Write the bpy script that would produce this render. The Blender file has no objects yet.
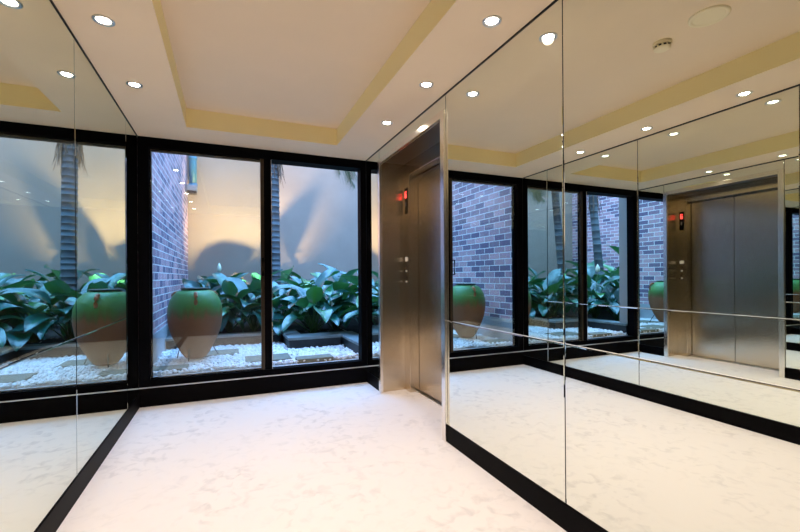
import bpy, bmesh, math, random
from mathutils import Vector, Matrix
random.seed(7)
S = bpy.context.scene
C = S.collection
PI = math.pi

# ------------------------------------------------------------------ dimensions (metres, camera stands at x=0, y=0)
XL, XR, YD, H, HT = -.7255, 1.3888, 4.196, 2.40, 2.557      # mirror faces, window line, soffit, tray
YB = -.42                                                    # back wall
TXL, TXR, TYF, TYN = -.307, .971, 3.812, -.27                # ceiling tray
PY0, PY1, PZ = 2.45, 3.784, 2.291                            # lift portal
XF, XD = 1.647, 1.745                                        # lift frame face and door face
DY0, DY1, DZ = 2.59, 3.64, 2.145                           # lift door opening
HB, HJ = .116, .8325                                         # skirting height, mirror joint
GZ = .25                                                     # garden ground
BX, WY, RX = -.72, 9.1, 5.2                                  # brick wall, rear wall, right brick wall

# ------------------------------------------------------------------ materials
def new_mat(name):
    m = bpy.data.materials.new(name); m.use_nodes = True
    nt = m.node_tree; b = nt.nodes['Principled BSDF']
    return m, nt, b
def nd(nt, t, **kw):
    n = nt.nodes.new(t)
    for k, v in kw.items(): setattr(n, k, v)
    return n
def simple(name, col, rough=.5, metal=0, spec=.5, noise=0, scale=20, bump=0):
    m, nt, b = new_mat(name)
    b.inputs['Base Color'].default_value = (*col, 1)
    b.inputs['Roughness'].default_value = rough
    b.inputs['Metallic'].default_value = metal
    b.inputs['Specular IOR Level'].default_value = spec
    if noise or bump:
        tc = nd(nt, 'ShaderNodeTexCoord'); nz = nd(nt, 'ShaderNodeTexNoise')
        nz.inputs['Scale'].default_value = scale; nz.inputs['Detail'].default_value = 6
        nt.links.new(tc.outputs['Object'], nz.inputs['Vector'])
        if noise:
            r = nd(nt, 'ShaderNodeValToRGB')
            r.color_ramp.elements[0].position = .3; r.color_ramp.elements[1].position = .7
            r.color_ramp.elements[0].color = (*[c*(1-noise) for c in col], 1)
            r.color_ramp.elements[1].color = (*[min(1, c*(1+noise*.6)) for c in col], 1)
            nt.links.new(nz.outputs['Fac'], r.inputs['Fac']); nt.links.new(r.outputs['Color'], b.inputs['Base Color'])
        if bump:
            bp = nd(nt, 'ShaderNodeBump'); bp.inputs['Strength'].default_value = bump; bp.inputs['Distance'].default_value = .01
            nt.links.new(nz.outputs['Fac'], bp.inputs['Height']); nt.links.new(bp.outputs['Normal'], b.inputs['Normal'])
    return m
def emis(name, col, st):
    m, nt, b = new_mat(name)
    b.inputs['Base Color'].default_value = (.02, .02, .02, 1)
    b.inputs['Emission Color'].default_value = (*col, 1); b.inputs['Emission Strength'].default_value = st
    return m

M = {}
M['black'] = simple('black_gloss_paint', (.004, .0035, .004), .45, spec=.03)
M['frame'] = simple('black_aluminium', (.003, .003, .004), .5, spec=.015)
M['bronze'] = simple('bronze_aluminium', (.05, .035, .022), .35, .6)
M['alu'] = simple('satin_aluminium', (.75, .73, .70), .3, 1)
M['chrome'] = simple('polished_chrome', (.86, .82, .76), .22, 1)
M['gap'] = simple('dark_joint', (.02, .019, .017), .6)
M['ceil'] = simple('cream_ceiling_paint', (.86, .685, .49), .8, spec=.2, noise=.02, scale=3)
M['fascia'] = simple('yellow_cream_paint', (.98, .83, .45), .8, spec=.2)
M['white'] = simple('white_plastic', (.88, .76, .52), .6)
M['shell'] = simple('grey_render', (.35, .33, .31), .9)
M['darkwall'] = simple('dark_stained_timber', (.018, .012, .009), .5, noise=.3, scale=4)
M['plinth'] = simple('painted_concrete_plinth', (.42, .43, .45), .8, noise=.08, scale=5, bump=.1)
M['slate'] = simple('dark_slate_block', (.014, .016, .018), .55, noise=.4, scale=8, bump=.25)
M['coping'] = simple('slate_coping', (.20, .24, .24), .5, noise=.2, scale=9, bump=.12)
M['paver'] = simple('sandstone_paver', (.21, .20, .145), .85, noise=.15, scale=14, bump=.15)
M['soil'] = simple('dark_soil', (.022, .016, .013), .95, noise=.4, scale=25, bump=.6)
M['iron'] = simple('dark_wrought_iron', (.02, .018, .016), .5, .4)
M['pipe'] = simple('pale_painted_pipe', (.07, .27, .38), .45)
M['lampbox'] = simple('grey_cast_metal', (.30, .34, .38), .4, .3)
M['lens'] = simple('dark_lamp_glass', (.02, .02, .025), .1)
M['button'] = simple('pale_button', (.7, .7, .66), .4)
M['plate'] = simple('white_sign_plate', (.78, .74, .66), .45)
M['dark_plate'] = simple('black_acrylic', (.008, .008, .009), .15)
M['digit'] = emis('red_display', (1, .05, .04), 6)
M['dim_digit'] = emis('dim_display', (.5, .35, .30), .35)
M['bulb'] = emis('halogen_bulb', (1, .90, .74), 40)
M['spathe'] = simple('white_spathe', (.85, .84, .60), .5)
M['petiole'] = simple('green_petiole', (.05, .12, .03), .45)
M['fibre'] = simple('brown_palm_fibre', (.17, .12, .08), .9)

def mirror_mat():
    m, nt, b = new_mat('mirror_glass')
    b.inputs['Base Color'].default_value = (.855, .89, .835, 1)
    b.inputs['Metallic'].default_value = 1; b.inputs['Roughness'].default_value = 0
    b.inputs['Specular Tint'].default_value = (.88, .91, .86, 1)
    return m
M['mirror'] = mirror_mat()

def glass_mat():
    m = bpy.data.materials.new('window_glass'); m.use_nodes = True; nt = m.node_tree
    for n in list(nt.nodes): nt.nodes.remove(n)
    out = nd(nt, 'ShaderNodeOutputMaterial'); mix = nd(nt, 'ShaderNodeMixShader')
    tr = nd(nt, 'ShaderNodeBsdfTransparent'); tr.inputs['Color'].default_value = (.955, .975, .97, 1)
    gl = nd(nt, 'ShaderNodeBsdfGlossy'); gl.inputs['Roughness'].default_value = 0
    lw = nd(nt, 'ShaderNodeLayerWeight'); lw.inputs['Blend'].default_value = .5
    pw = nd(nt, 'ShaderNodeMath', operation='POWER'); pw.inputs[1].default_value = 5
    ma = nd(nt, 'ShaderNodeMath', operation='MULTIPLY_ADD'); ma.inputs[1].default_value = .88; ma.inputs[2].default_value = .052
    nt.links.new(lw.outputs['Facing'], pw.inputs[0]); nt.links.new(pw.outputs[0], ma.inputs[0])
    nt.links.new(ma.outputs[0], mix.inputs['Fac']); nt.links.new(tr.outputs[0], mix.inputs[1]); nt.links.new(gl.outputs[0], mix.inputs[2])
    nt.links.new(mix.outputs[0], out.inputs['Surface'])
    return m
M['glass'] = glass_mat()

def steel_mat(name, col, rough, rot, an=.78):
    m, nt, b = new_mat(name)
    b.inputs['Base Color'].default_value = (*col, 1); b.inputs['Metallic'].default_value = 1
    b.inputs['Roughness'].default_value = rough
    b.inputs['Anisotropic'].default_value = an; b.inputs['Anisotropic Rotation'].default_value = rot
    tg = nd(nt, 'ShaderNodeTangent', direction_type='RADIAL', axis='Z')
    nt.links.new(tg.outputs['Tangent'], b.inputs['Tangent'])
    tc = nd(nt, 'ShaderNodeTexCoord'); mp = nd(nt, 'ShaderNodeMapping'); nz = nd(nt, 'ShaderNodeTexNoise')
    mp.inputs['Scale'].default_value = (220, 220, 1.5)
    nz.inputs['Scale'].default_value = 1; nz.inputs['Detail'].default_value = 2
    r = nd(nt, 'ShaderNodeMapRange'); r.inputs['To Min'].default_value = rough-.012; r.inputs['To Max'].default_value = rough+.012
    nt.links.new(tc.outputs['Object'], mp.inputs['Vector']); nt.links.new(mp.outputs[0], nz.inputs['Vector'])
    nt.links.new(nz.outputs['Fac'], r.inputs['Value']); nt.links.new(r.outputs[0], b.inputs['Roughness'])
    return m
M['steel'] = steel_mat('brushed_steel', (.62, .54, .43), .24, 0)
M['steel4'] = steel_mat('fine_brushed_steel', (.62, .53, .41), .25, 0, .94)
M['steel2'] = steel_mat('satin_steel', (.66, .57, .45), .22, 0)
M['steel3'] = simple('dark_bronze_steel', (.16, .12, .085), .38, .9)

def carpet_mat():
    m, nt, b = new_mat('cream_cut_pile_carpet')
    b.inputs['Roughness'].default_value = 1; b.inputs['Specular IOR Level'].default_value = .1
    tc = nd(nt, 'ShaderNodeTexCoord')
    def noise(scale, det, dist=0):
        n = nd(nt, 'ShaderNodeTexNoise'); n.inputs['Scale'].default_value = scale
        n.inputs['Detail'].default_value = det; n.inputs['Distortion'].default_value = dist
        nt.links.new(tc.outputs['Object'], n.inputs['Vector']); return n
    a, c, d, patch = noise(14, 8, .7), noise(400, 2), noise(1.6, 4), noise(2.3, 5, .6)
    r = nd(nt, 'ShaderNodeValToRGB')
    e = r.color_ramp.elements
    e[0].position = .30; e[0].color = (.70, .655, .625, 1); e[1].position = .50; e[1].color = (.84, .785, .745, 1)
    nt.links.new(a.outputs['Fac'], r.inputs['Fac'])
    r2 = nd(nt, 'ShaderNodeValToRGB'); e = r2.color_ramp.elements
    e[0].position = .40; e[0].color = (0, 0, 0, 1); e[1].position = .62; e[1].color = (1, 1, 1, 1)
    nt.links.new(patch.outputs['Fac'], r2.inputs['Fac'])
    mx = nd(nt, 'ShaderNodeMix', data_type='RGBA')
    mx.inputs[7].default_value = (.84, .785, .745, 1)
    nt.links.new(r2.outputs['Color'], mx.inputs[0]); nt.links.new(r.outputs['Color'], mx.inputs[6])
    nt.links.new(mx.outputs[2], b.inputs['Base Color'])
    bp = nd(nt, 'ShaderNodeBump'); bp.inputs['Strength'].default_value = .5; bp.inputs['Distance'].default_value = .004
    nt.links.new(c.outputs['Fac'], bp.inputs['Height']); nt.links.new(bp.outputs['Normal'], b.inputs['Normal'])
    return m
M['carpet'] = carpet_mat()

def brick_mat():
    m, nt, b = new_mat('purple_brown_brickwork')
    b.inputs['Roughness'].default_value = .85
    tc = nd(nt, 'ShaderNodeTexCoord'); sp = nd(nt, 'ShaderNodeSeparateXYZ'); cb = nd(nt, 'ShaderNodeCombineXYZ')
    ad = nd(nt, 'ShaderNodeMath', operation='ADD')
    nt.links.new(tc.outputs['Object'], sp.inputs[0]); nt.links.new(sp.outputs['Y'], cb.inputs['X']); nt.links.new(sp.outputs['Z'], cb.inputs['Y'])
    br = nd(nt, 'ShaderNodeTexBrick')
    br.inputs['Scale'].default_value = 1; br.inputs['Brick Width'].default_value = .24; br.inputs['Row Height'].default_value = .086
    br.inputs['Mortar Size'].default_value = .0065; br.inputs['Mortar Smooth'].default_value = .15; br.inputs['Bias'].default_value = -.1
    br.inputs['Color1'].default_value = (.20, .15, .23, 1); br.inputs['Color2'].default_value = (.84, .50, .52, 1)
    br.inputs['Mortar'].default_value = (.95, .92, .90, 1)
    nt.links.new(cb.outputs[0], br.inputs['Vector'])
    nz = nd(nt, 'ShaderNodeTexNoise'); nz.inputs['Scale'].default_value = 30; nz.inputs['Detail'].default_value = 6
    nt.links.new(tc.outputs['Object'], nz.inputs['Vector'])
    mx = nd(nt, 'ShaderNodeMix', data_type='RGBA', blend_type='OVERLAY'); mx.inputs[0].default_value = .35
    nt.links.new(br.outputs['Color'], mx.inputs[6]); nt.links.new(nz.outputs['Color'], mx.inputs[7])
    nt.links.new(mx.outputs[2], b.inputs['Base Color'])
    iv = nd(nt, 'ShaderNodeMath', operation='SUBTRACT'); iv.inputs[0].default_value = 1
    nt.links.new(br.outputs['Fac'], iv.inputs[1])
    bp = nd(nt, 'ShaderNodeBump'); bp.inputs['Strength'].default_value = .8; bp.inputs['Distance'].default_value = .008
    nt.links.new(iv.outputs[0], bp.inputs['Height']); nt.links.new(bp.outputs['Normal'], b.inputs['Normal'])
    return m
M['brick'] = brick_mat()
M['render'] = simple('beige_rendered_wall', (.41, .335, .265), .9, spec=.15, noise=.06, scale=2.5, bump=.12)

def leaf_mat(name, dark, light, mid=None):
    m, nt, b = new_mat(name)
    b.inputs['Roughness'].default_value = .31; b.inputs['Specular IOR Level'].default_value = 1.0
    b.inputs['Coat Weight'].default_value = .35; b.inputs['Coat Roughness'].default_value = .22
    at = nd(nt, 'ShaderNodeAttribute', attribute_name='tone')
    r = nd(nt, 'ShaderNodeValToRGB'); r.color_ramp.elements[0].color = (*dark, 1); r.color_ramp.elements[1].color = (*light, 1)
    if mid: r.color_ramp.elements.new(.62).color = (*mid, 1)
    nt.links.new(at.outputs['Fac'], r.inputs['Fac']); nt.links.new(r.outputs['Color'], b.inputs['Base Color'])
    # thin leaf lets some light through
    tl = nd(nt, 'ShaderNodeBsdfTranslucent'); tl.inputs['Color'].default_value = (*[c*1.5 for c in light], 1)
    mix = nd(nt, 'ShaderNodeMixShader'); mix.inputs['Fac'].default_value = .10
    out = nt.nodes['Material Output']
    nt.links.new(b.outputs[0], mix.inputs[1]); nt.links.new(tl.outputs[0], mix.inputs[2]); nt.links.new(mix.outputs[0], out.inputs['Surface'])
    return m
M['leaf'] = leaf_mat('glossy_broad_leaf', (.003, .024, .020), (.05, .22, .025), (.018, .14, .125))  # teal mid stop puts the cyan sky sheen into the leaf colour
M['frond'] = leaf_mat('palm_frond_leaf', (.012, .07, .022), (.03, .15, .04))

def trunk_mat():
    m, nt, b = new_mat('ringed_palm_bark')
    b.inputs['Roughness'].default_value = .8
    tc = nd(nt, 'ShaderNodeTexCoord'); nz = nd(nt, 'ShaderNodeTexNoise'); nz.inputs['Scale'].default_value = 12; nz.inputs['Detail'].default_value = 8
    mp = nd(nt, 'ShaderNodeMapping'); mp.inputs['Scale'].default_value = (1, 1, 4)
    nt.links.new(tc.outputs['Object'], mp.inputs[0]); nt.links.new(mp.outputs[0], nz.inputs['Vector'])
    at = nd(nt, 'ShaderNodeAttribute', attribute_name='tone')
    r = nd(nt, 'ShaderNodeValToRGB'); r.color_ramp.elements[0].color = (.06, .075, .08, 1); r.color_ramp.elements[1].color = (.17, .19, .19, 1)
    ad = nd(nt, 'ShaderNodeMath', operation='MULTIPLY_ADD'); ad.inputs[1].default_value = .35
    su = nd(nt, 'ShaderNodeMath', operation='SUBTRACT'); su.inputs[1].default_value = .15
    nt.links.new(at.outputs['Fac'], su.inputs[0]); nt.links.new(nz.outputs['Fac'], ad.inputs[0]); nt.links.new(su.outputs[0], ad.inputs[2])
    nt.links.new(ad.outputs[0], r.inputs['Fac']); nt.links.new(r.outputs['Color'], b.inputs['Base Color'])
    return m
M['trunk'] = trunk_mat()

def pot_mat():
    m, nt, b = new_mat('green_glazed_terracotta')
    tc = nd(nt, 'ShaderNodeTexCoord'); sp = nd(nt, 'ShaderNodeSeparateXYZ')
    nz = nd(nt, 'ShaderNodeTexNoise'); nz.inputs['Scale'].default_value = 9; nz.inputs['Detail'].default_value = 6
    mp = nd(nt, 'ShaderNodeMapping'); mp.inputs['Scale'].default_value = (2.2, 2.2, .35)      # glaze runs down the belly
    nt.links.new(tc.outputs['Object'], mp.inputs[0]); nt.links.new(mp.outputs[0], nz.inputs['Vector'])
    nt.links.new(tc.outputs['Object'], sp.inputs[0])
    ma = nd(nt, 'ShaderNodeMath', operation='MULTIPLY_ADD'); ma.inputs[1].default_value = .16
    nt.links.new(nz.outputs['Fac'], ma.inputs[0]); nt.links.new(sp.outputs['Z'], ma.inputs[2])
    r = nd(nt, 'ShaderNodeValToRGB')
    els = r.color_ramp.elements
    els[0].position = .515; els[0].color = (.26, .10, .040, 1)
    els[1].position = .65; els[1].color = (.07, .235, .055, 1)
    e = els.new(.57); e.color = (.13, .13, .035, 1)
    e = els.new(.78); e.color = (.10, .30, .085, 1)
    nt.links.new(ma.outputs[0], r.inputs['Fac']); nt.links.new(r.outputs['Color'], b.inputs['Base Color'])
    rr = nd(nt, 'ShaderNodeMapRange'); rr.inputs['From Min'].default_value = .46; rr.inputs['From Max'].default_value = .6
    rr.inputs['To Min'].default_value = .75; rr.inputs['To Max'].default_value = .38
    nt.links.new(ma.outputs[0], rr.inputs['Value']); nt.links.new(rr.outputs[0], b.inputs['Roughness'])
    return m
M['pot'] = pot_mat()
M['rim'] = simple('dark_green_glaze', (.025, .04, .025), .4)
M['terracotta'] = simple('terracotta_lug', (.42, .17, .07), .6, noise=.2)

def pebble_mat():
    m, nt, b = new_mat('white_river_pebble')
    b.inputs['Roughness'].default_value = .55
    at = nd(nt, 'ShaderNodeAttribute', attribute_name='tone')
    r = nd(nt, 'ShaderNodeValToRGB'); r.color_ramp.elements[0].color = (.60, .60, .60, 1); r.color_ramp.elements[1].color = (.93, .93, .92, 1)
    nt.links.new(at.outputs['Fac'], r.inputs['Fac']); nt.links.new(r.outputs['Color'], b.inputs['Base Color'])
    return m
M['pebble'] = pebble_mat()
M['gravel'] = simple('white_gravel_bed', (.62, .62, .62), .9, noise=.35, scale=60, bump=.6)

# ------------------------------------------------------------------ mesh helpers
def add_box(bm, a, b, bev=0, mi=0):
    a, b = Vector(a), Vector(b)
    lo = Vector(map(min, a, b)); hi = Vector(map(max, a, b))
    r = bmesh.ops.create_cube(bm, size=1)
    for v in r['verts']:
        v.co = Vector((lo[i] + (v.co[i]+.5)*(hi[i]-lo[i]) for i in range(3)))
    fs = list({f for v in r['verts'] for f in v.link_faces})
    for f in fs: f.material_index = mi
    if bev:
        es = list({e for v in r['verts'] for e in v.link_edges})
        bmesh.ops.bevel(bm, geom=es, offset=bev, segments=2, profile=.7, affect='EDGES')
def box_bm(a, b, bev=0):
    bm = bmesh.new(); add_box(bm, a, b, bev); return bm
def add_lathe(bm, prof, seg=32, centre=(0, 0, 0), cap=False):
    rings = []
    c = Vector(centre)
    for r, z in prof:
        if r < 1e-6: rings.append([bm.verts.new(c+Vector((0, 0, z)))])
        else: rings.append([bm.verts.new(c+Vector((r*math.cos(2*PI*i/seg), r*math.sin(2*PI*i/seg), z))) for i in range(seg)])
    for p, q in zip(rings, rings[1:]):
        for i in range(seg):
            j = (i+1) % seg
            if len(p) == 1 and len(q) == 1: continue
            if len(p) == 1: bm.faces.new((p[0], q[j], q[i]))
            elif len(q) == 1: bm.faces.new((p[i], p[j], q[0]))
            else: bm.faces.new((p[i], p[j], q[j], q[i]))
    for f in bm.faces: f.smooth = True
    return rings
def add_tube(bm, pts, rad, seg=10):
    pts = [Vector(p) for p in pts]; prev = None
    rads = rad if isinstance(rad, (list, tuple)) else [rad]*len(pts)
    up = Vector((0, 0, 1))
    rings = []
    for i, p in enumerate(pts):
        d = (pts[min(i+1, len(pts)-1)]-pts[max(i-1, 0)]).normalized()
        s = d.cross(up)
        if s.length < 1e-3: s = d.cross(Vector((1, 0, 0)))
        s.normalize(); t = s.cross(d)
        rings.append([bm.verts.new(p+(s*math.cos(2*PI*k/seg)+t*math.sin(2*PI*k/seg))*rads[i]) for k in range(seg)])
    for a, b in zip(rings, rings[1:]):
        for k in range(seg):
            f = bm.faces.new((a[k], a[(k+1) % seg], b[(k+1) % seg], b[k])); f.smooth = True
    bm.faces.new(list(reversed(rings[0]))); bm.faces.new(rings[-1])
def obj(name, bm, mat, parent=None, fix=True):
    if fix: bmesh.ops.recalc_face_normals(bm, faces=bm.faces[:])
    me = bpy.data.meshes.new(name); bm.to_mesh(me); bm.free()
    for m in (mat if isinstance(mat, list) else [mat]): me.materials.append(m)
    o = bpy.data.objects.new(name, me); C.objects.link(o)
    if parent: o.parent = parent
    return o
def tag(o, label=None, cat=None, group=None, kind=None):
    if label: o['label'] = label
    if cat: o['category'] = cat
    if group: o['group'] = group
    if kind: o['kind'] = kind
    return o
def thing(name, label, cat, loc=(0, 0, 0), rz=0, group=None):
    o = bpy.data.objects.new(name, None); C.objects.link(o)
    o.location = loc; o.rotation_euler = (0, 0, rz); o.empty_display_size = .1
    return tag(o, label, cat, group)
def struct(name, bm, mat, label=None, cat=None):
    o = obj(name, bm, mat); o['kind'] = 'structure'
    if label: tag(o, label, cat)
    return o
def dup(root, loc, rz, label, group=None):
    r = root.copy(); C.objects.link(r); r.location = loc; r.rotation_euler = (0, 0, rz); r['label'] = label
    if group: r['group'] = group
    for ch in list(root.children):
        c = ch.copy(); C.objects.link(c); c.parent = r
        for g in ch.children:
            d = g.copy(); C.objects.link(d); d.parent = c
    return r
def tone_attr(o, vals):
    at = o.data.attributes.new('tone', 'FLOAT', 'POINT'); at.data.foreach_set('value', vals)

# ------------------------------------------------------------------ room shell
bm = bmesh.new()
add_box(bm, (-.9, YB-.2, -.12), (1.95, YD+.05, 0))
struct('floor', bm, M['carpet'], 'cream cut pile carpet with faint footprints across the lift lobby', 'carpet floor')

def quad(bm, pts, mi=0):
    f = bm.faces.new([bm.verts.new(p) for p in pts]); f.material_index = mi; return f
bm = bmesh.new()
x0, x1, y0, y1 = -.9, 1.95, YB-.2, YD+.12
add_box(bm, (x0, y0, H), (TXL, y1, HT+.15)); add_box(bm, (TXR, y0, H), (x1, y1, HT+.15))
add_box(bm, (TXL, y0, H), (TXR, TYN, HT+.15)); add_box(bm, (TXL, TYF, H), (TXR, y1, HT+.15))
add_box(bm, (TXL, TYN, HT), (TXR, TYF, HT+.15))
bmesh.ops.recalc_face_normals(bm, faces=bm.faces[:])
for f in bm.faces:
    c = f.calc_center_median(); n = f.normal
    if abs(n.z) < .1 and TXL-.001 <= c.x <= TXR+.001 and TYN-.001 <= c.y <= TYF+.001 and c.z < HT+.1: f.material_index = 1
ce = obj('ceiling', bm, [M['ceil'], M['fascia']], fix=False); tag(ce, 'cream ceiling with a raised rectangular tray and yellow cream edge', 'ceiling', kind='structure')

struct('wall_left', box_bm((-.93, YB-.2, 0), (XL-.012, YD+.07, H)), M['gap'])
bm = bmesh.new()
wx0, wx1 = XR+.012, 1.95
add_box(bm, (wx0, YB-.2, 0), (wx1, PY0-.001, H)); add_box(bm, (wx0, PY1+.001, 0), (wx1, YD+.07, H))
add_box(bm, (wx0, PY0-.001, PZ+.02), (wx1, PY1+.001, H)); add_box(bm, (XD+.06, PY0-.001, 0), (wx1, PY1+.001, PZ+.02))
struct('wall_right', bm, M['gap'])
struct('wall_back', box_bm((-.93, YB-.2, 0), (1.95, YB, H)), M['darkwall'])

bm = bmesh.new(); add_box(bm, (XL-.012, YB, .0), (XL+.006, YD, HB), .002)
struct('baseboard_left', bm, M['black'], 'black gloss skirting under the left mirror wall', 'skirting')
bm = bmesh.new(); add_box(bm, (XR-.006, YB, 0), (XR+.012, PY0-.002, HB), .002)
struct('baseboard_right', bm, M['black'], 'black gloss skirting under the right mirror wall', 'skirting')
bm = bmesh.new(); add_box(bm, (XR-.006, PY1+.002, 0), (XR+.012, YD, HB), .002)
struct('baseboard_corner', bm, M['black'], 'short black skirting between the lift portal and window', 'skirting')
# black shadow line where mirrors meet the ceiling
struct('trim_1', box_bm((XL-.012, YB, H-.0075), (XL+.004, YD, H)), M['gap'])
struct('trim_2', box_bm((XR-.004, YB, H-.0075), (XR+.012, YD, H)), M['gap'])

# ------------------------------------------------------------------ mirrors: bevelled panes
def mirror(side, ya, yb, za, zb, label, bev=.0035):
    """pane with a shallow ground bevel round its face"""
    g = .0013
    ya, yb, za, zb = ya+g*2.2, yb-g*2.2, za+g, zb-g
    bm = bmesh.new()
    s = 1 if side == 'L' else -1
    xf = XL if side == 'L' else XR
    xs = [xf-s*.006, xf-s*.0012, xf]
    def ring(x, i):
        return [bm.verts.new((x, y, z)) for y, z in ((ya+i, za+i), (yb-i, za+i), (yb-i, zb-i), (ya+i, zb-i))]
    r0, r1, r2 = ring(xs[0], 0), ring(xs[1], 0), ring(xs[2], bev)
    for p, q, mi in ((r0, r1, 1), (r1, r2, 0)):
        for k in range(4): bm.faces.new((p[k], p[(k+1) % 4], q[(k+1) % 4], q[k])).material_index = mi
    bm.faces.new(r2); bm.faces.new(list(reversed(r0)))
    o = obj('mirror_panel', bm, [M['mirror'], M['gap']])
    return tag(o, label, 'mirror', 'mirror panels lining the lobby walls')
T = H-.0075
for (a, b_, where) in ((2.603, 3.761, 'second from the window corner'), (1.445, 2.603, 'nearest the camera, at the picture edge'), (.287, 1.445, 'level with the camera, seen only in reflection'), (YB, .287, 'in the back corner behind the camera')):
    mirror('L', a, b_, HJ, T, 'tall upper mirror panel on left wall, '+where)
    mirror('L', a, b_, HB, HJ, 'low mirror panel above left skirting, '+where)
mirror('L', 3.761, YD, HB, T, 'narrow full height mirror strip at left wall window corner')
for (a, b_, where) in ((1.39, PY0, 'beside the lift portal'), (.33, 1.39, 'at the right picture edge'), (YB, .33, 'farthest from the lift, behind the camera')):
    mirror('R', a, b_, HJ, T, 'tall upper mirror panel on right wall, '+where)
    mirror('R', a, b_, HB, HJ, 'low mirror panel above right skirting, '+where)
mirror('R', PY1, YD, HB, T, 'narrow full height mirror strip between lift portal and window')
mirror('R', PY0, PY1, PZ, T, 'shallow mirror strip over the lift portal')

# ------------------------------------------------------------------ window wall
bm = bmesh.new()
add_box(bm, (XL-.02, YD, 0), (XR+.02, YD+.16, .168))
struct('trim_3', bm, M['black'], 'black upstand below the garden window', 'upstand')
struct('ledge_highlight_strip', box_bm((XL+.001, YD-.008, .166), (XR-.001, YD+.02, .174)), M['alu'], 'thin silver strip standing for the highlight along the window ledge', 'trim')  # bright strip stands in for the highlight on the ledge's top edge
ZW0, ZW1 = .174, H
w = thing('window_1', 'black framed floor to ceiling garden window with its right leaf slid open', 'window', (0, YD, 0)); w['kind'] = 'structure'
fy0, fy1 = .004, .115
bm = bmesh.new()
add_box(bm, (XL, fy0, ZW1-.088), (XR, fy1, ZW1), .002)
add_box(bm, (XL, fy0, ZW0), (XR, fy1, ZW0+.058), .002)
add_box(bm, (XL, fy0, ZW0+.058), (XL+.086, fy1, ZW1-.088), .002)
add_box(bm, (XR-.062, fy0, ZW0+.058), (XR, fy1, ZW1-.088), .002)
# outer mullion of the frame, then inner sash rails
add_box(bm, (.335, fy0+.02, ZW0+.058), (.405, fy1, ZW1-.088), .002)
obj('window_frame', bm, M['frame'], w)
bm = bmesh.new()
add_box(bm, (.303, .02, ZW0+.05), (.336, .05, ZW1-.085), .002)
obj('sash_stile', bm, M['bronze'], w)
bm = bmesh.new(); add_box(bm, (.4045, .018, ZW0+.06), (.4085, .03, ZW1-.09)); obj('glazing_bead', bm, M['alu'], w)
z0, z1 = ZW0+.05, ZW1-.08
# the sliding leaf stands open, stacked behind the fixed left pane
obj('pane', box_bm((XL+.08, .036, z0), (.31, .040, z1)), M['glass'], w)
bm = bmesh.new()
for a, b_ in (((.345, .045, z0), (.395, .075, z1)), ((XL+.084, .045, z0), (XL+.10, .075, z1)), ((XL+.10, .045, z1-.03), (.345, .075, z1)), ((XL+.10, .045, z0), (.345, .075, z0+.02))): add_box(bm, a, b_)
obj('sliding_sash', bm, M['frame'], w)
obj('pane', box_bm((XL+.095, .050, z0+.01), (.35, .054, z1-.02)), M['glass'], w)
bm = bmesh.new()
add_tube(bm, [(.318, .022, 1.33), (.318, -.045, 1.33), (.318, -.045, 1.16), (.318, .022, 1.16)], .009, 8)
obj('handle', bm, M['frame'], w)

# ------------------------------------------------------------------ lift
lift = thing('elevator', 'stainless steel lift doors in a deep polished portal on the right wall', 'elevator', (0, 0, 0))
bm = bmesh.new()
tw = .05
add_box(bm, (XR-.018, PY0, 0), (XR+.012, PY0+tw, PZ), .003)
add_box(bm, (XR-.018, PY1-tw, 0), (XR+.012, PY1, PZ), .003)
add_box(bm, (XR-.018, PY0+tw, PZ-tw), (XR+.012, PY1-tw, PZ), .003)
obj('portal_trim', bm, M['chrome'], lift)
IY0, IY1, IZ = PY0+tw-.012, PY1-.016, PZ-.02
obj('reveal_panel', box_bm((XR+.012, PY1-.016, 0), (XF+.02, PY1, PZ)), M['steel4'], lift)
obj('reveal_panel', box_bm((XR+.012, PY0, 0), (XF+.02, PY0+tw-.012, PZ)), M['steel'], lift)
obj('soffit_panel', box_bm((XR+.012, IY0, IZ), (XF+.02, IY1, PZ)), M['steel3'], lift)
bm = bmesh.new()
add_box(bm, (XF, DY1, 0), (XD+.05, IY1, IZ), .004); add_box(bm, (XF, IY0, 0), (XD+.05, DY0, IZ), .004)
add_box(bm, (XF, DY0, DZ), (XD+.05, DY1, IZ), .004)
obj('door_frame', bm, M['steel2'], lift)
ym = (DY0+DY1)/2
for a, b_ in ((DY0+.006, ym-.003), (ym+.003, DY1-.006)):
    obj('door_leaf', box_bm((XD, a, .012), (XD+.035, b_, DZ-.007), .003), M['steel'], lift)
obj('door_backing', box_bm((XD+.036, DY0, 0), (XD+.05, DY1, IZ)), M['gap'], lift)
obj('door_sill', box_bm((XD-.03, DY0, 0), (XD+.05, DY1, .008)), M['alu'], lift)
# indicator and call plate on the far jamb of the frame
ind = obj('indicator', box_bm((XF-.006, 3.674, 1.765), (XF+.004, 3.736, 2.02), .004), M['dark_plate'], lift)
ind['label'] = 'black floor indicator with a red lit number'
def seg_digit(segs, cy, cz, w, h, t, x, mat, name, par):
    bm = bmesh.new()
    # seen from the lobby, +y runs to the left
    L, R_ = cy+w/2, cy-w/2
    tb = {'a': ((R_, cz+h/2-t), (L, cz+h/2)), 'g': ((R_, cz-t/2), (L, cz+t/2)), 'd': ((R_, cz-h/2), (L, cz-h/2+t)),
          'f': ((L-t, cz), (L, cz+h/2)), 'e': ((L-t, cz-h/2), (L, cz)), 'b': ((R_, cz), (R_+t, cz+h/2)), 'c': ((R_, cz-h/2), (R_+t, cz))}
    for s in segs:
        (ya, za), (yb, zb) = tb[s]; add_box(bm, (x, ya, za), (x+.002, yb, zb))
    return obj(name, bm, mat, par)
seg_digit('afgedc', 3.705, 1.955, .030, .062, .0075, XF-.0075, M['digit'], 'red_number', ind)
bm = bmesh.new()
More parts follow.
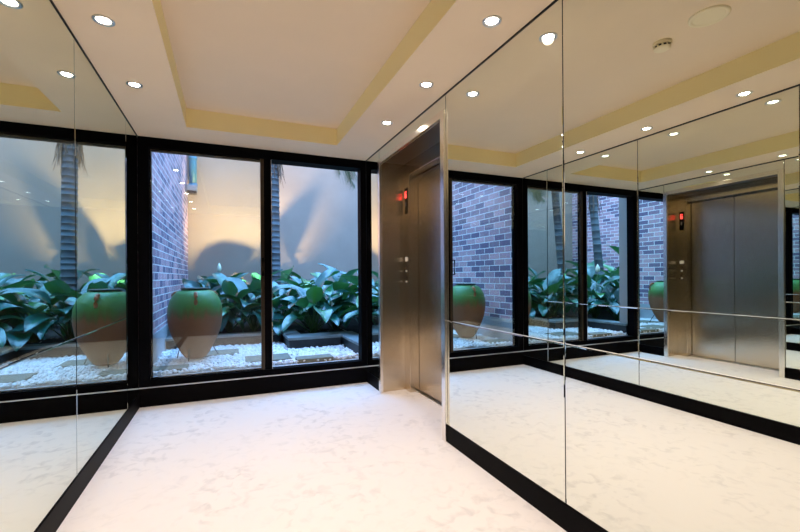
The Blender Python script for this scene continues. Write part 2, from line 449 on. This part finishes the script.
for dz, s in ((1.872, 1), (1.846, -1)):
    vs = [(XF-.0075, 3.715, dz-s*.008), (XF-.0075, 3.695, dz-s*.008), (XF-.0075, 3.705, dz+s*.008)]
    f = bm.faces.new([bm.verts.new(v) for v in vs])
obj('direction_arrow', bm, M['dim_digit'], ind)
cp = obj('call_plate', box_bm((XF-.003, 3.674, 1.03), (XF+.004, 3.736, 1.355), .003), M['steel2'], lift)
obj('notice_plate', box_bm((XF-.006, 3.677, 1.292), (XF-.002, 3.733, 1.335), .001), M['plate'], cp)['label'] = 'small white plate above the call buttons'
for z in (1.24, 1.195, 1.135, 1.09):
    bm = bmesh.new(); bmesh.ops.create_cone(bm, cap_ends=True, segments=16, radius1=.009, radius2=.008, depth=.008,
        matrix=Matrix.Translation((XF-.006, 3.705, z)) @ Matrix.Rotation(PI/2, 4, 'Y'))
    obj('call_button', bm, M['dark_plate'] if z in (1.24, 1.135) else M['button'], cp)

# ------------------------------------------------------------------ ceiling fittings
def downlight():
    t = thing('downlight', '', 'downlight', (0, 0, H))
    bm = bmesh.new(); add_lathe(bm, [(.047, 0), (.047, -.003), (.044, -.006), (.036, -.005), (.030, -.001), (.030, 0)], 32); obj('trim_ring', bm, M['alu'], t)
    bm = bmesh.new(); add_lathe(bm, [(0, -.0035), (.015, -.004), (.026, -.003), (.0285, -.0005)], 24); obj('bulb', bm, M['bulb'], t)
    return t
ys = [3.10, 2.385, 1.667, .95, .235]
order = ['nearest the window', 'second from the window', 'third from the window', 'fourth from the window', 'fifth from the window']
proto = downlight(); first = True
for x, side in ((-.548, 'left'), (1.21, 'right')):
    for y, wd in zip(ys, order):
        lab = f'round halogen downlight in the {side} ceiling row, {wd}'
        if first:
            proto.location = (x, y, H); tag(proto, lab, group='recessed halogen downlights'); first = False
        else: dup(proto, (x, y, H), 0, lab, 'recessed halogen downlights')
        ld = bpy.data.lights.new('halogen_beam', 'SPOT'); ld.energy = LAMP = 36; ld.color = (1, .87, .79)
        ld.spot_size = math.radians(125); ld.spot_blend = .9; ld.shadow_soft_size = .028
        lo = bpy.data.objects.new('halogen_beam', ld); lo.location = (x, y, H-.012); C.objects.link(lo)

t = thing('smoke_detector', 'small round smoke detector under the ceiling tray, seen in right mirror', 'smoke detector', (.325, 1.655, HT))
bm = bmesh.new(); add_lathe(bm, [(.052, 0), (.052, -.012), (.047, -.016), (.047, -.020)], 32); obj('base', bm, M['white'], t)
bm = bmesh.new(); add_lathe(bm, [(.040, -.020), (.040, -.034)], 32); obj('sensor_slots', bm, M['gap'], t)
bm = bmesh.new()
for k in range(10):
    a = 2*PI*k/10; add_box(bm, (.041*math.cos(a)-.004, .041*math.sin(a)-.004, -.034), (.041*math.cos(a)+.004, .041*math.sin(a)+.004, -.018))
add_lathe(bm, [(0, -.046), (.034, -.044), (.046, -.036), (.046, -.033), (0, -.033)], 32); obj('cap', bm, M['white'], t)
t = thing('ceiling_plate', 'flat round cream ceiling plate beside the smoke detector', 'ceiling plate', (.34, 1.385, HT))
bm = bmesh.new(); add_lathe(bm, [(.095, 0), (.095, -.006), (.088, -.010), (.076, -.008), (.074, -.006)], 40); obj('rim', bm, M['white'], t)
bm = bmesh.new(); add_lathe(bm, [(0, -.009), (.06, -.009), (.075, -.006)], 40); obj('grille', bm, M['white'], t)

# ------------------------------------------------------------------ garden setting
struct('ground', box_bm((BX-.3, YD+.10, -.2), (RX+.3, WY+.3, GZ-.02)), M['gravel'])
WH = 3.95
bm = bmesh.new(); add_box(bm, (BX-.25, YD+.075, .555), (BX, WY+.2, WH)); struct('wall_brick', bm, M['brick'], 'purple brown brick wall on the left side of the garden', 'wall')
bm = bmesh.new(); add_box(bm, (BX-.25, YD+.075, 0), (BX+.012, WY, .555), .003); struct('trim_5', bm, M['plinth'], 'pale painted plinth under the garden brick wall', 'plinth')
bm = bmesh.new(); add_box(bm, (BX-.25, WY, 0), (RX+.3, WY+.25, WH)); struct('wall_rear', bm, M['render'], 'beige rendered wall closing the rear of the garden', 'wall')
bm = bmesh.new(); add_box(bm, (RX, YD+.3, 0), (RX+.25, WY, WH)); struct('wall_far', bm, M['brick'], 'brick wall on the far right side of the garden', 'wall')
struct('wall_facade', box_bm((XR+.03, YD+.125, 0), (RX+.25, YD+.32, 3.0)), M['shell'])
struct('roof', box_bm((-1.0, YB-.3, HT+.16), (2.0, YD+.20, HT+.4)), M['shell'])
struct('trim_6', box_bm((XL-.2, YD+.121, H-.08), (XR+.029, YD+.20, HT+.155)), M['frame'])

# garden drain pipe and wall lamp
t = thing('drainpipe', 'pale blue painted pipe running down the rear corner of brick wall', 'pipe', (BX+.11, 8.9, 0))
bm = bmesh.new(); add_tube(bm, [(0, 0, 2.93), (0, 0, WH-.1)], .068, 20); obj('pipe', bm, M['pipe'], t)
bm = bmesh.new(); add_tube(bm, [(0, 0, 3.45), (0, 0, 3.50)], .078, 20); obj('pipe_collar', bm, M['pipe'], t)
bm = bmesh.new(); add_tube(bm, [(0, 0, 2.90), (0, 0, 2.98)], .078, 20); obj('pipe_collar', bm, M['pipe'], t)
t = thing('wall_lamp', 'grey floodlight on the brick wall at the foot of the pale pipe', 'wall lamp', (BX, 8.62, 2.78))
bm = bmesh.new(); add_box(bm, (0, -.06, -.02), (.03, .06, .12), .006); obj('bracket', bm, M['lampbox'], t)
bm = bmesh.new(); add_box(bm, (.03, -.10, .0), (.20, .10, .11), .02); obj('housing', bm, M['lampbox'], t)
bm = bmesh.new(); add_box(bm, (.035, -.095, -.05), (.195, .095, .002), .008); obj('lens', bm, M['lens'], t)

# planter walls: slate blocks with coping
SOIL = .36
pl = thing('planter_wall', 'low dark slate retaining wall with pale coping around the plant bed', 'planter wall', (0, 0, GZ-.02))
def wall_seg(a, b_):
    bm = bmesh.new(); add_box(bm, (a[0], a[1], 0), (b_[0], b_[1], .135), .006); obj('slate_block', bm, M['slate'], pl)
    bm = bmesh.new(); add_box(bm, (a[0]-.012, a[1]-.012, .135), (b_[0]+.012, b_[1]+.012, .168), .006); obj('coping', bm, M['coping'], pl)
wall_seg((BX+.02, 5.72), (.66, 5.90))
wall_seg((.69, 5.12), (1.335, 5.40))
wall_seg((.69, 5.43), (.87, 5.90))
wall_seg((1.36, 4.36), (1.56, 5.40))
bm = bmesh.new()
def soil_patch(x0, y0, x1, y1, nx, ny):
    g = [[bm.verts.new((x0+(x1-x0)*i/nx, y0+(y1-y0)*j/ny, SOIL+random.uniform(-.012, .018))) for i in range(nx+1)] for j in range(ny+1)]
    for j in range(ny):
        for i in range(nx):
            f = bm.faces.new((g[j][i], g[j][i+1], g[j+1][i+1], g[j+1][i])); f.smooth = True
soil_patch(BX+.013, 5.90, .69, WY, 16, 32); soil_patch(.69, 5.90, 1.56, WY, 10, 32); soil_patch(.87, 5.40, 1.56, 5.90, 10, 6); soil_patch(1.56, 4.52, RX, WY, 30, 40)
so = obj('soil', bm, M['soil']); tag(so, 'dark soil of the garden plant bed', 'soil', kind='stuff')

# pebbles
def ico():
    b = bmesh.new(); bmesh.ops.create_icosphere(b, subdivisions=1, radius=1)
    vs = [v.co.copy() for v in b.verts]; fs = [[v.index for v in f.verts] for f in b.faces]; b.free(); return vs, fs
IV, IF = ico()
verts, faces, tone = [], [], []
rp = random.Random(3)
pav = [(-.36, 5.02, .12, 5.36), (.17, 4.46, .63, 4.80), (.67, 4.36, 1.06, 4.55), (-.70, 4.42, -.36, 4.62)]
n = 0; tries = 0
while n < 6800 and tries < 40000:
    tries += 1
    x, y = rp.uniform(BX+.02, 1.36), rp.uniform(YD+.17, 5.72)
    if x > .68 and y > 5.11: continue
    if any(a+.008 < x < c-.008 and b_+.008 < y < d-.008 for a, b_, c, d in pav): continue
    s = rp.uniform(.010, .021); a = rp.uniform(0, 2*PI)
    sx, sy, sz = s*rp.uniform(1, 1.45), s*rp.uniform(.75, 1.1), s*rp.uniform(.55, .85)
    z = GZ-.02+sz+rp.uniform(-.004, .022)
    k = len(verts); ca, sa = math.cos(a), math.sin(a); tn = min(1, max(0, rp.gauss(.8, .25)))
    tl = rp.uniform(-.4, .4)
    for v in IV:
        px, py, pz = v.x*sx, v.y*sy, v.z*sz+v.x*sx*tl
        verts.append((x+px*ca-py*sa, y+px*sa+py*ca, z+pz)); tone.append(tn)
    faces += [[i+k for i in f] for f in IF]; n += 1
me = bpy.data.meshes.new('pebble_bed'); me.from_pydata(verts, [], faces); me.materials.append(M['pebble']); me.shade_smooth()
pb = bpy.data.objects.new('pebble_bed', me); C.objects.link(pb); tone_attr(pb, tone)
tag(pb, 'bed of small white pebbles outside the garden window', 'pebbles', kind='stuff')
pl_lab = ['sandstone stepping stone in the pebbles under the green pot', 'sandstone stepping stone beside the window mullion, in the pebbles', 'sandstone stepping stone in front of the low slate step', 'sandstone stepping stone at the foot of the brick wall']
for (a, b_, c, d), lb in zip(pav, pl_lab):
    bm = bmesh.new(); add_box(bm, (a, b_, GZ-.03), (c, d, GZ+.024), .006)
    tag(obj('stepping_stone', bm, M['paver']), lb, 'paver', 'stepping stones in the pebbles')

# ------------------------------------------------------------------ glazed pot on a tripod
PX, PY = -.322, 4.92
pot = thing('garden_pot', 'big round belly pot, green glaze over bare terracotta, outside window', 'pot', (PX, PY, GZ+.03), .5)
prof = [(0, .0), (.082, .0), (.102, .012), (.138, .06), (.180, .14), (.221, .23), (.251, .32), (.265, .41), (.269, .48), (.264, .55), (.246, .62), (.212, .68), (.172, .718), (.132, .732), (.122, .735), (.122, .70), (.15, .66), (.17, .5), (0, .4)]
bm = bmesh.new(); add_lathe(bm, prof, 56); body = obj('pot_body', bm, M['pot'], pot)
bm = bmesh.new(); add_lathe(bm, [(.118, .728), (.130, .732), (.140, .740), (.142, .750), (.134, .756), (.120, .752), (.114, .74), (.118, .728)], 56); obj('rim', bm, M['rim'], pot)['label'] = 'dark rim of the pot mouth'
for k in range(3):
    a = -PI/2+.08+2*PI*k/3 - .5
    bm = bmesh.new(); c, s = math.cos(a), math.sin(a)
    add_tube(bm, [(c*r, s*r, z) for r, z in ((.188, .705), (.222, .700), (.252, .668), (.262, .625), (.250, .585))], [.016, .018, .019, .018, .014], 10)
    obj('lug_handle', bm, M['terracotta'], pot)
st = thing('pot_stand', 'thin dark iron tripod under the green glazed pot', 'plant stand', (PX, PY, 0))
bm = bmesh.new(); zr = GZ+.03+.165
add_tube(bm, [(.158*math.cos(2*PI*i/32), .158*math.sin(2*PI*i/32), zr) for i in range(33)], .005, 8); obj('ring', bm, M['iron'], st)
for dx, dy in ((-.055, -.17), (.235, .16), (-.19, .09)):
    l = math.hypot(dx, dy); bm = bmesh.new()
    add_tube(bm, [(dx/l*.162, dy/l*.162, zr), (dx*1.02, dy*1.02, GZ-.015)], .0055, 8); obj('leg', bm, M['iron'], st)

# ------------------------------------------------------------------ broad leaved lilies
def leaf(bm, tones, base, az, rise, reach, L, W, droop, rng, stem_bm):
    """petiole arcs out of the base, then a folded, drooping blade"""
    d = Vector((math.cos(az), math.sin(az), 0)); sd = Vector((-d.y, d.x, 0))
    p0 = Vector(base); p1 = p0+d*reach*.45+Vector((0, 0, rise*.75)); p2 = p0+d*reach+Vector((0, 0, rise))
    pts = [(1-t)**2*p0+2*t*(1-t)*p1+t*t*p2 for t in (0, .25, .5, .75, 1)]
    add_tube(stem_bm, pts, [.009, .008, .007, .006, .005], 5)
    e0 = math.atan2((p2-p1).z, (p2-p1).dot(d)); e0 = min(e0, 1.25)
    N = 9; p = p2.copy(); rows = []; tw = rng.uniform(-.5, .5); tn = min(1, max(0, rng.gauss(.45, .24)))
    wav = rng.uniform(0, 6)
    for i in range(N+1):
        t = i/N
        el = e0-droop*t**.9
        dirv = d*math.cos(el)+Vector((0, 0, math.sin(el)))
        nrm = -d*math.sin(el)+Vector((0, 0, math.cos(el)))
        s2 = sd*math.cos(tw)+nrm*math.sin(tw); n2 = nrm*math.cos(tw)-sd*math.sin(tw)
        w = W*.5*(math.sin(PI*min(1, t**.72))**.85 if 0 < t < 1 else 0)
        row = []
        for j in (-1, -.5, 0, .5, 1):
            off = s2*w*j+n2*(abs(j)*w*.32+.012*math.sin(wav+t*9+j*2)*abs(j))
            row.append(bm.verts.new(p+off)); tones.append(tn+(.18 if j == 0 else 0))
        rows.append(row); p = p+dirv*L/N
    for a, b_ in zip(rows, rows[1:]):
        for k in range(4):
            try: f = bm.faces.new((a[k], a[k+1], b_[k+1], b_[k])); f.smooth = True
            except ValueError: pass
def lily(loc, seed, n, size, label, flower=None):
    rng = random.Random(seed)
    t = thing('broad_leaf_lily', label, 'plant', loc, 0, 'broad leaved lilies in the plant bed')
    bm = bmesh.new(); sb = bmesh.new(); tones = []
    for k in range(n):
        u = k/n
        az = k*2.39996+rng.uniform(-.3, .3)
        rise = size*rng.uniform(.34, .62)*(1.15-.55*u); reach = size*(.10+.34*u)*rng.uniform(.7, 1.2)
        for _ in range(12):
            far = reach+size*.48
            ex, ey = loc[0]+far*math.cos(az), loc[1]+far*math.sin(az)
            if BX+.06 < ex < RX-.06 and YD+.4 < ey < WY-.06: break
            az += .55; reach *= .92
        leaf(bm, tones, (0, 0, 0), az, rise, reach, size*rng.uniform(.40, .58), size*rng.uniform(.20, .29), rng.uniform(1.0, 1.9)*(.7+.5*u), rng, sb)
    o = obj('foliage', bm, M['leaf'], t, fix=False); tone_attr(o, tones)
    obj('stem', sb, M['petiole'], t)
    if flower:
        fx, fy, fz = flower
        bm = bmesh.new(); add_tube(bm, [(0, 0, 0), (fx*.3, fy*.3, fz*.6), (fx, fy, fz)], .006, 6); obj('flower_stalk', bm, M['petiole'], t)
        bm = bmesh.new(); add_lathe(bm, [(0, 0), (.028, .012), (.046, .045), (.042, .085), (.02, .125), (0, .15)], 12, (fx, fy, fz))
        for v in bm.verts: v.co.x = fx+(v.co.x-fx)*.75
        obj('white_spathe', bm, M['spathe'], t)
    return t
plants = [
 # x, y, leaves, size, label, flower
 (-.36, 6.35, 15, .86, 'broad leaf lily at the brick wall, directly behind the green pot', None),
 (.02, 6.28, 17, .95, 'broad leaf lily showing at the right side of the green pot', None),
 (.34, 6.22, 17, .98, 'broad leaf lily behind the sliding window mullion', None),
 (-.10, 7.05, 15, 1.0, 'lily with a white bloom rising right of the pot rim', (-.02, .0, .90)),
 (-.48, 7.25, 14, .9, 'broad leaf lily against brick wall, second row behind the pot', None),
 (.72, 6.30, 16, .92, 'broad leaf lily in front of the ringed palm trunk', None),
 (1.10, 5.72, 18, .86, 'broad leaf lily leaning over the low slate step, front row', None),
 (1.18, 6.45, 18, 1.0, 'broad leaf lily right of the palm trunk, behind the slate step', None),
 (1.48, 5.95, 18, .98, 'broad leaf lily over the step corner, left of the window post', None),
 (1.75, 6.55, 17, 1.06, 'tall lily behind the right window post', None),
 (1.70, 7.35, 15, 1.05, 'back row lily below the hanging palm frond', None),
 (-.50, 8.15, 12, .95, 'lily in the corner of brick and rendered walls', None),
 (-.12, 8.30, 14, .98, 'back row lily at the rendered wall, behind the white bloom', None),
 (.52, 8.47, 14, 1.0, 'back row lily behind the ringed palm trunk', None),
 (1.02, 8.42, 15, 1.12, 'back row lily by the rendered wall, right of ringed palm', None),
 (1.52, 8.45, 15, 1.16, 'back row lily by the rendered wall, below the soft light streak', None),
 (1.95, 8.15, 12, 1.0, 'back row lily by the rendered wall, left of the leaning palm', None),
 (1.95, 5.45, 18, .95, 'lily with a white bloom past the right window post', (.02, -.05, .86)),
 (1.9, 4.95, 16, .80, 'lily right of the slate wing wall, close to the building', None),
 (2.35, 5.95, 18, 1.1, 'lily in front of the leaning palm, seen in the mirrors', None),
 (2.35, 7.4, 14, 1.0, 'lily left of the leaning palm foot, seen in the mirrors', None),
 (2.45, 5.25, 16, .9, 'lily near the building, right of the one with white bloom', None),
 (3.0, 5.65, 17, 1.08, 'lily between window side and the straight slim palm', None),
 (3.35, 6.85, 17, 1.25, 'lily right of the leaning palm, behind the slim palm', None),
 (3.7, 6.2, 18, 1.35, 'lily right of the slim palm, seen in the mirrors', None),
 (3.1, 7.9, 13, 1.05, 'back row lily behind the leaning palm', None),
 (3.9, 7.2, 16, 1.35, 'lily halfway to the far brick wall, middle row', None),
 (4.4, 6.4, 16, 1.4, 'lily near the far brick wall, middle row', None),
 (3.9, 5.4, 16, 1.25, 'lily near the building at the far end of the bed', None),
 (4.6, 5.6, 15, 1.3, 'lily at the foot of the far brick wall', None),
 (4.7, 7.6, 13, 1.1, 'lily in the far corner of the garden', None),
]
for i, (x, y, n_, sz, lb, fl) in enumerate(plants):
    lily((x, y, SOIL-.03), 100+i, n_, sz*.98, lb, fl)

# ------------------------------------------------------------------ palms
def palm(label, base, top, r0, r1, seed, nf, flen, fibre=None, ring=.105, ups=(.1, .9), extra=()):
    rng = random.Random(seed)
    t = thing('palm_tree', label, 'palm tree', base)
    d = Vector(top)-Vector(base); Ht = d.z
    bm = bmesh.new(); tones = []; seg = 20; rings = []
    z = 0; lev = []
    while z < Ht:
        lev += [(z, 1.0, .15), (z+ring*.80, .965, .2), (z+ring*.86, 1.05, 1.0), (z+ring*.98, 1.05, .9)]
        z += ring*rng.uniform(.85, 1.15)
    for zz, k, tn in lev:
        f = min(1, zz/Ht); r = (r0+(r1-r0)*f)*k; flare = 1+.35*math.exp(-zz*5)
        cx, cy = d.x*f, d.y*f
        rings.append([bm.verts.new((cx+r*flare*math.cos(2*PI*i/seg), cy+r*flare*math.sin(2*PI*i/seg), zz)) for i in range(seg)]); tones += [tn]*seg
    for a, b_ in zip(rings, rings[1:]):
        for i in range(seg):
            f = bm.faces.new((a[i], a[(i+1) % seg], b_[(i+1) % seg], b_[i])); f.smooth = True
    o = obj('trunk', bm, M['trunk'], t, fix=False); tone_attr(o, tones)
    tp = Vector((d.x, d.y, Ht))
    for k in range(nf+len(extra)):
        az = seed+2*PI*k/nf+rng.uniform(-.2, .2); up = rng.uniform(*ups); L = flen*rng.uniform(.85, 1.1)
        if k >= nf: az, up, L = extra[k-nf]
        for _ in range(12):
            ex, ey = base[0]+d.x+L*.75*math.cos(az), base[1]+d.y+L*.75*math.sin(az)
            if BX+.15 < ex < RX-.15 and YD+.4 < ey < WY-.15: break
            L *= .9; az += .13
        bm = bmesh.new(); tones = []
        dv = Vector((math.cos(az), math.sin(az), 0)); sd = Vector((-dv.y, dv.x, 0)); p = tp.copy(); N = 26; pts = []
        for i in range(N+1):
            e = up-2.1*(i/N)**1.2; pts.append(p.copy()); p += (dv*math.cos(e)+Vector((0, 0, math.sin(e))))*L/N
        for i in range(3, N):
            for s in (-1, 1):
                ll = L*.34*math.sin(PI*(i/N)**.8)**.6
                tan = (pts[i+1]-pts[i]).normalized()
                q = pts[i]; e1 = q+(sd*s*.72+tan*.55)*ll*.55+Vector((0, 0, -.02)); e2 = q+(sd*s*.85+tan*.8)*ll*.8+Vector((0, 0, -ll*.45))
                wv = tan*.016
                vs = [bm.verts.new(v) for v in (q-wv, q+wv, e1+wv, e1-wv, e2)]; tones += [rng.uniform(.2, .9)]*5
                bm.faces.new(vs[:4]); bm.faces.new((vs[3], vs[2], vs[4]))
        o = obj('frond', bm, M['frond'], t, fix=False); tone_attr(o, tones)
        bm = bmesh.new(); add_tube(bm, pts[::2], [.02-.017*i/13 for i in range(len(pts[::2]))], 6); obj('rib', bm, M['petiole'], o)
    if fibre:
        z0, z1 = fibre; bm = bmesh.new()
        for k in range(70):
            a = rng.uniform(0, 2*PI); zs = rng.uniform(z0, z1); f = zs/Ht; r = (r0+(r1-r0)*f)
            c, s = math.cos(a), math.sin(a); q = Vector((d.x*f+c*r*.98, d.y*f+s*r*.98, zs))
            o1 = rng.uniform(.01, .10)
            add_tube(bm, [q, q+Vector((c*o1*.6, s*o1*.6, .05)), q+Vector((c*o1+rng.uniform(-.05, .05), s*o1+rng.uniform(-.05, .05), -rng.uniform(.12, .32)))], [.008, .007, .002], 4)
        obj('husk_fibre', bm, M['fibre'], t)
    return t
palm('ringed palm trunk rising from the lilies behind the right pane', (.81, 7.76, SOIL-.02), (.77, 7.80, 4.5), .105, .10, 1, 6, 1.5, (2.6, 3.1))
palm('leaning smooth palm with hanging fronds, right of window, seen in mirrors', (2.80, 7.0, SOIL-.02), (2.44, 7.0, 3.75), .095, .075, 2.4, 7, 1.15, None, .16, (-.1, .7), ((PI*.98, -.35, 1.25), (PI*1.12, -.2, 1.25), (PI*.85, -.5, 1.15)))
palm('slim leaning palm with brown husk, far right of garden, seen in mirrors', (3.16, 6.3, SOIL-.02), (2.70, 6.3, 4.2), .09, .07, 4, 6, 1.3, (2.2, 3.1), .15)

# ------------------------------------------------------------------ garden spotlights among the leaves
def garden_spot(loc, aim, power, label, ang=95, col=(1, .72, .42)):
    t = thing('garden_spotlight', label, 'garden light', (loc[0], loc[1], SOIL-.01), 0, 'spike spotlights among the lilies')
    L = Vector((0, 0, loc[2]-SOIL+.01)); dv = (Vector(aim)-Vector(loc)).normalized()
    bm = bmesh.new(); add_tube(bm, [(0, 0, -.05), L-Vector((0, 0, .03))], .008, 8); obj('spike', bm, M['iron'], t)
    bm = bmesh.new(); add_tube(bm, [L-dv*.09, L-dv*.01], [.026, .034], 14); obj('lamp_head', bm, M['iron'], t)
    ld = bpy.data.lights.new('garden_beam', 'SPOT'); ld.energy = power; ld.color = col
    ld.spot_size = math.radians(ang); ld.spot_blend = 1.0; ld.shadow_soft_size = .03
    lo = bpy.data.objects.new('garden_beam', ld); C.objects.link(lo); lo.location = Vector(loc)+dv*.02
    lo.rotation_euler = dv.to_track_quat('-Z', 'Y').to_euler()
garden_spot((.28, 7.70, .84), (.34, 9.1, 2.45), 760, 'small spike spotlight left of the ringed palm trunk', 100, (1, .72, .34))
garden_spot((1.38, 7.6, .84), (1.75, 9.1, 2.6), 70, 'added fill spotlight among the lilies right of the ringed palm', 120, (1, .72, .36))  # weak extra spot, added to brighten the right of the rear wall

# ------------------------------------------------------------------ dusk sky
wd = bpy.data.worlds.new('dusk_sky'); S.world = wd; wd.use_nodes = True
nt = wd.node_tree; bg = nt.nodes['Background']
tc = nd(nt, 'ShaderNodeTexCoord'); sp = nd(nt, 'ShaderNodeSeparateXYZ'); r = nd(nt, 'ShaderNodeValToRGB')
r.color_ramp.elements[0].position = .40; r.color_ramp.elements[0].color = (.21, .235, .40, 1)
r.color_ramp.elements[1].position = .86; r.color_ramp.elements[1].color = (.46, 1.10, 2.3, 1)
nt.links.new(tc.outputs['Generated'], sp.inputs[0]); nt.links.new(sp.outputs['Z'], r.inputs['Fac']); nt.links.new(r.outputs['Color'], bg.inputs['Color'])
bg.inputs['Strength'].default_value = 5.6

# ------------------------------------------------------------------ camera
f_px, yaw, roll = 406.415, math.radians(22.9973), math.radians(-.3958)
Rv = Vector((math.cos(yaw), -math.sin(yaw), 0)); Fv = Vector((math.sin(yaw), math.cos(yaw), 0)); Uv = Vector((0, 0, 1))
xc = Rv*math.cos(roll)+Uv*math.sin(roll); yc = -Rv*math.sin(roll)+Uv*math.cos(roll); zc = -Fv
cd = bpy.data.cameras.new('camera'); co = bpy.data.objects.new('camera', cd); C.objects.link(co)
mw = Matrix((xc, yc, zc)).transposed().to_4x4(); mw.translation = (0, 0, 1.1412); co.matrix_world = mw
cd.sensor_width = 36; cd.lens = f_px/800*36; cd.shift_y = 10.511/800; cd.clip_start = .02
S.camera = co

# ------------------------------------------------------------------ render look
vs = S.view_settings
vs.view_transform = 'Standard'; vs.look = 'None'; vs.exposure = 0; vs.gamma = 1; vs.use_curve_mapping = False
cy = S.cycles
cy.max_bounces = 16; cy.diffuse_bounces = 5; cy.glossy_bounces = 12; cy.transparent_max_bounces = 24; cy.transmission_bounces = 6
cy.sample_clamp_indirect = 6; cy.blur_glossy = .3; cy.use_denoising = True
try: cy.denoiser = 'OPENIMAGEDENOISE'
except Exception: pass
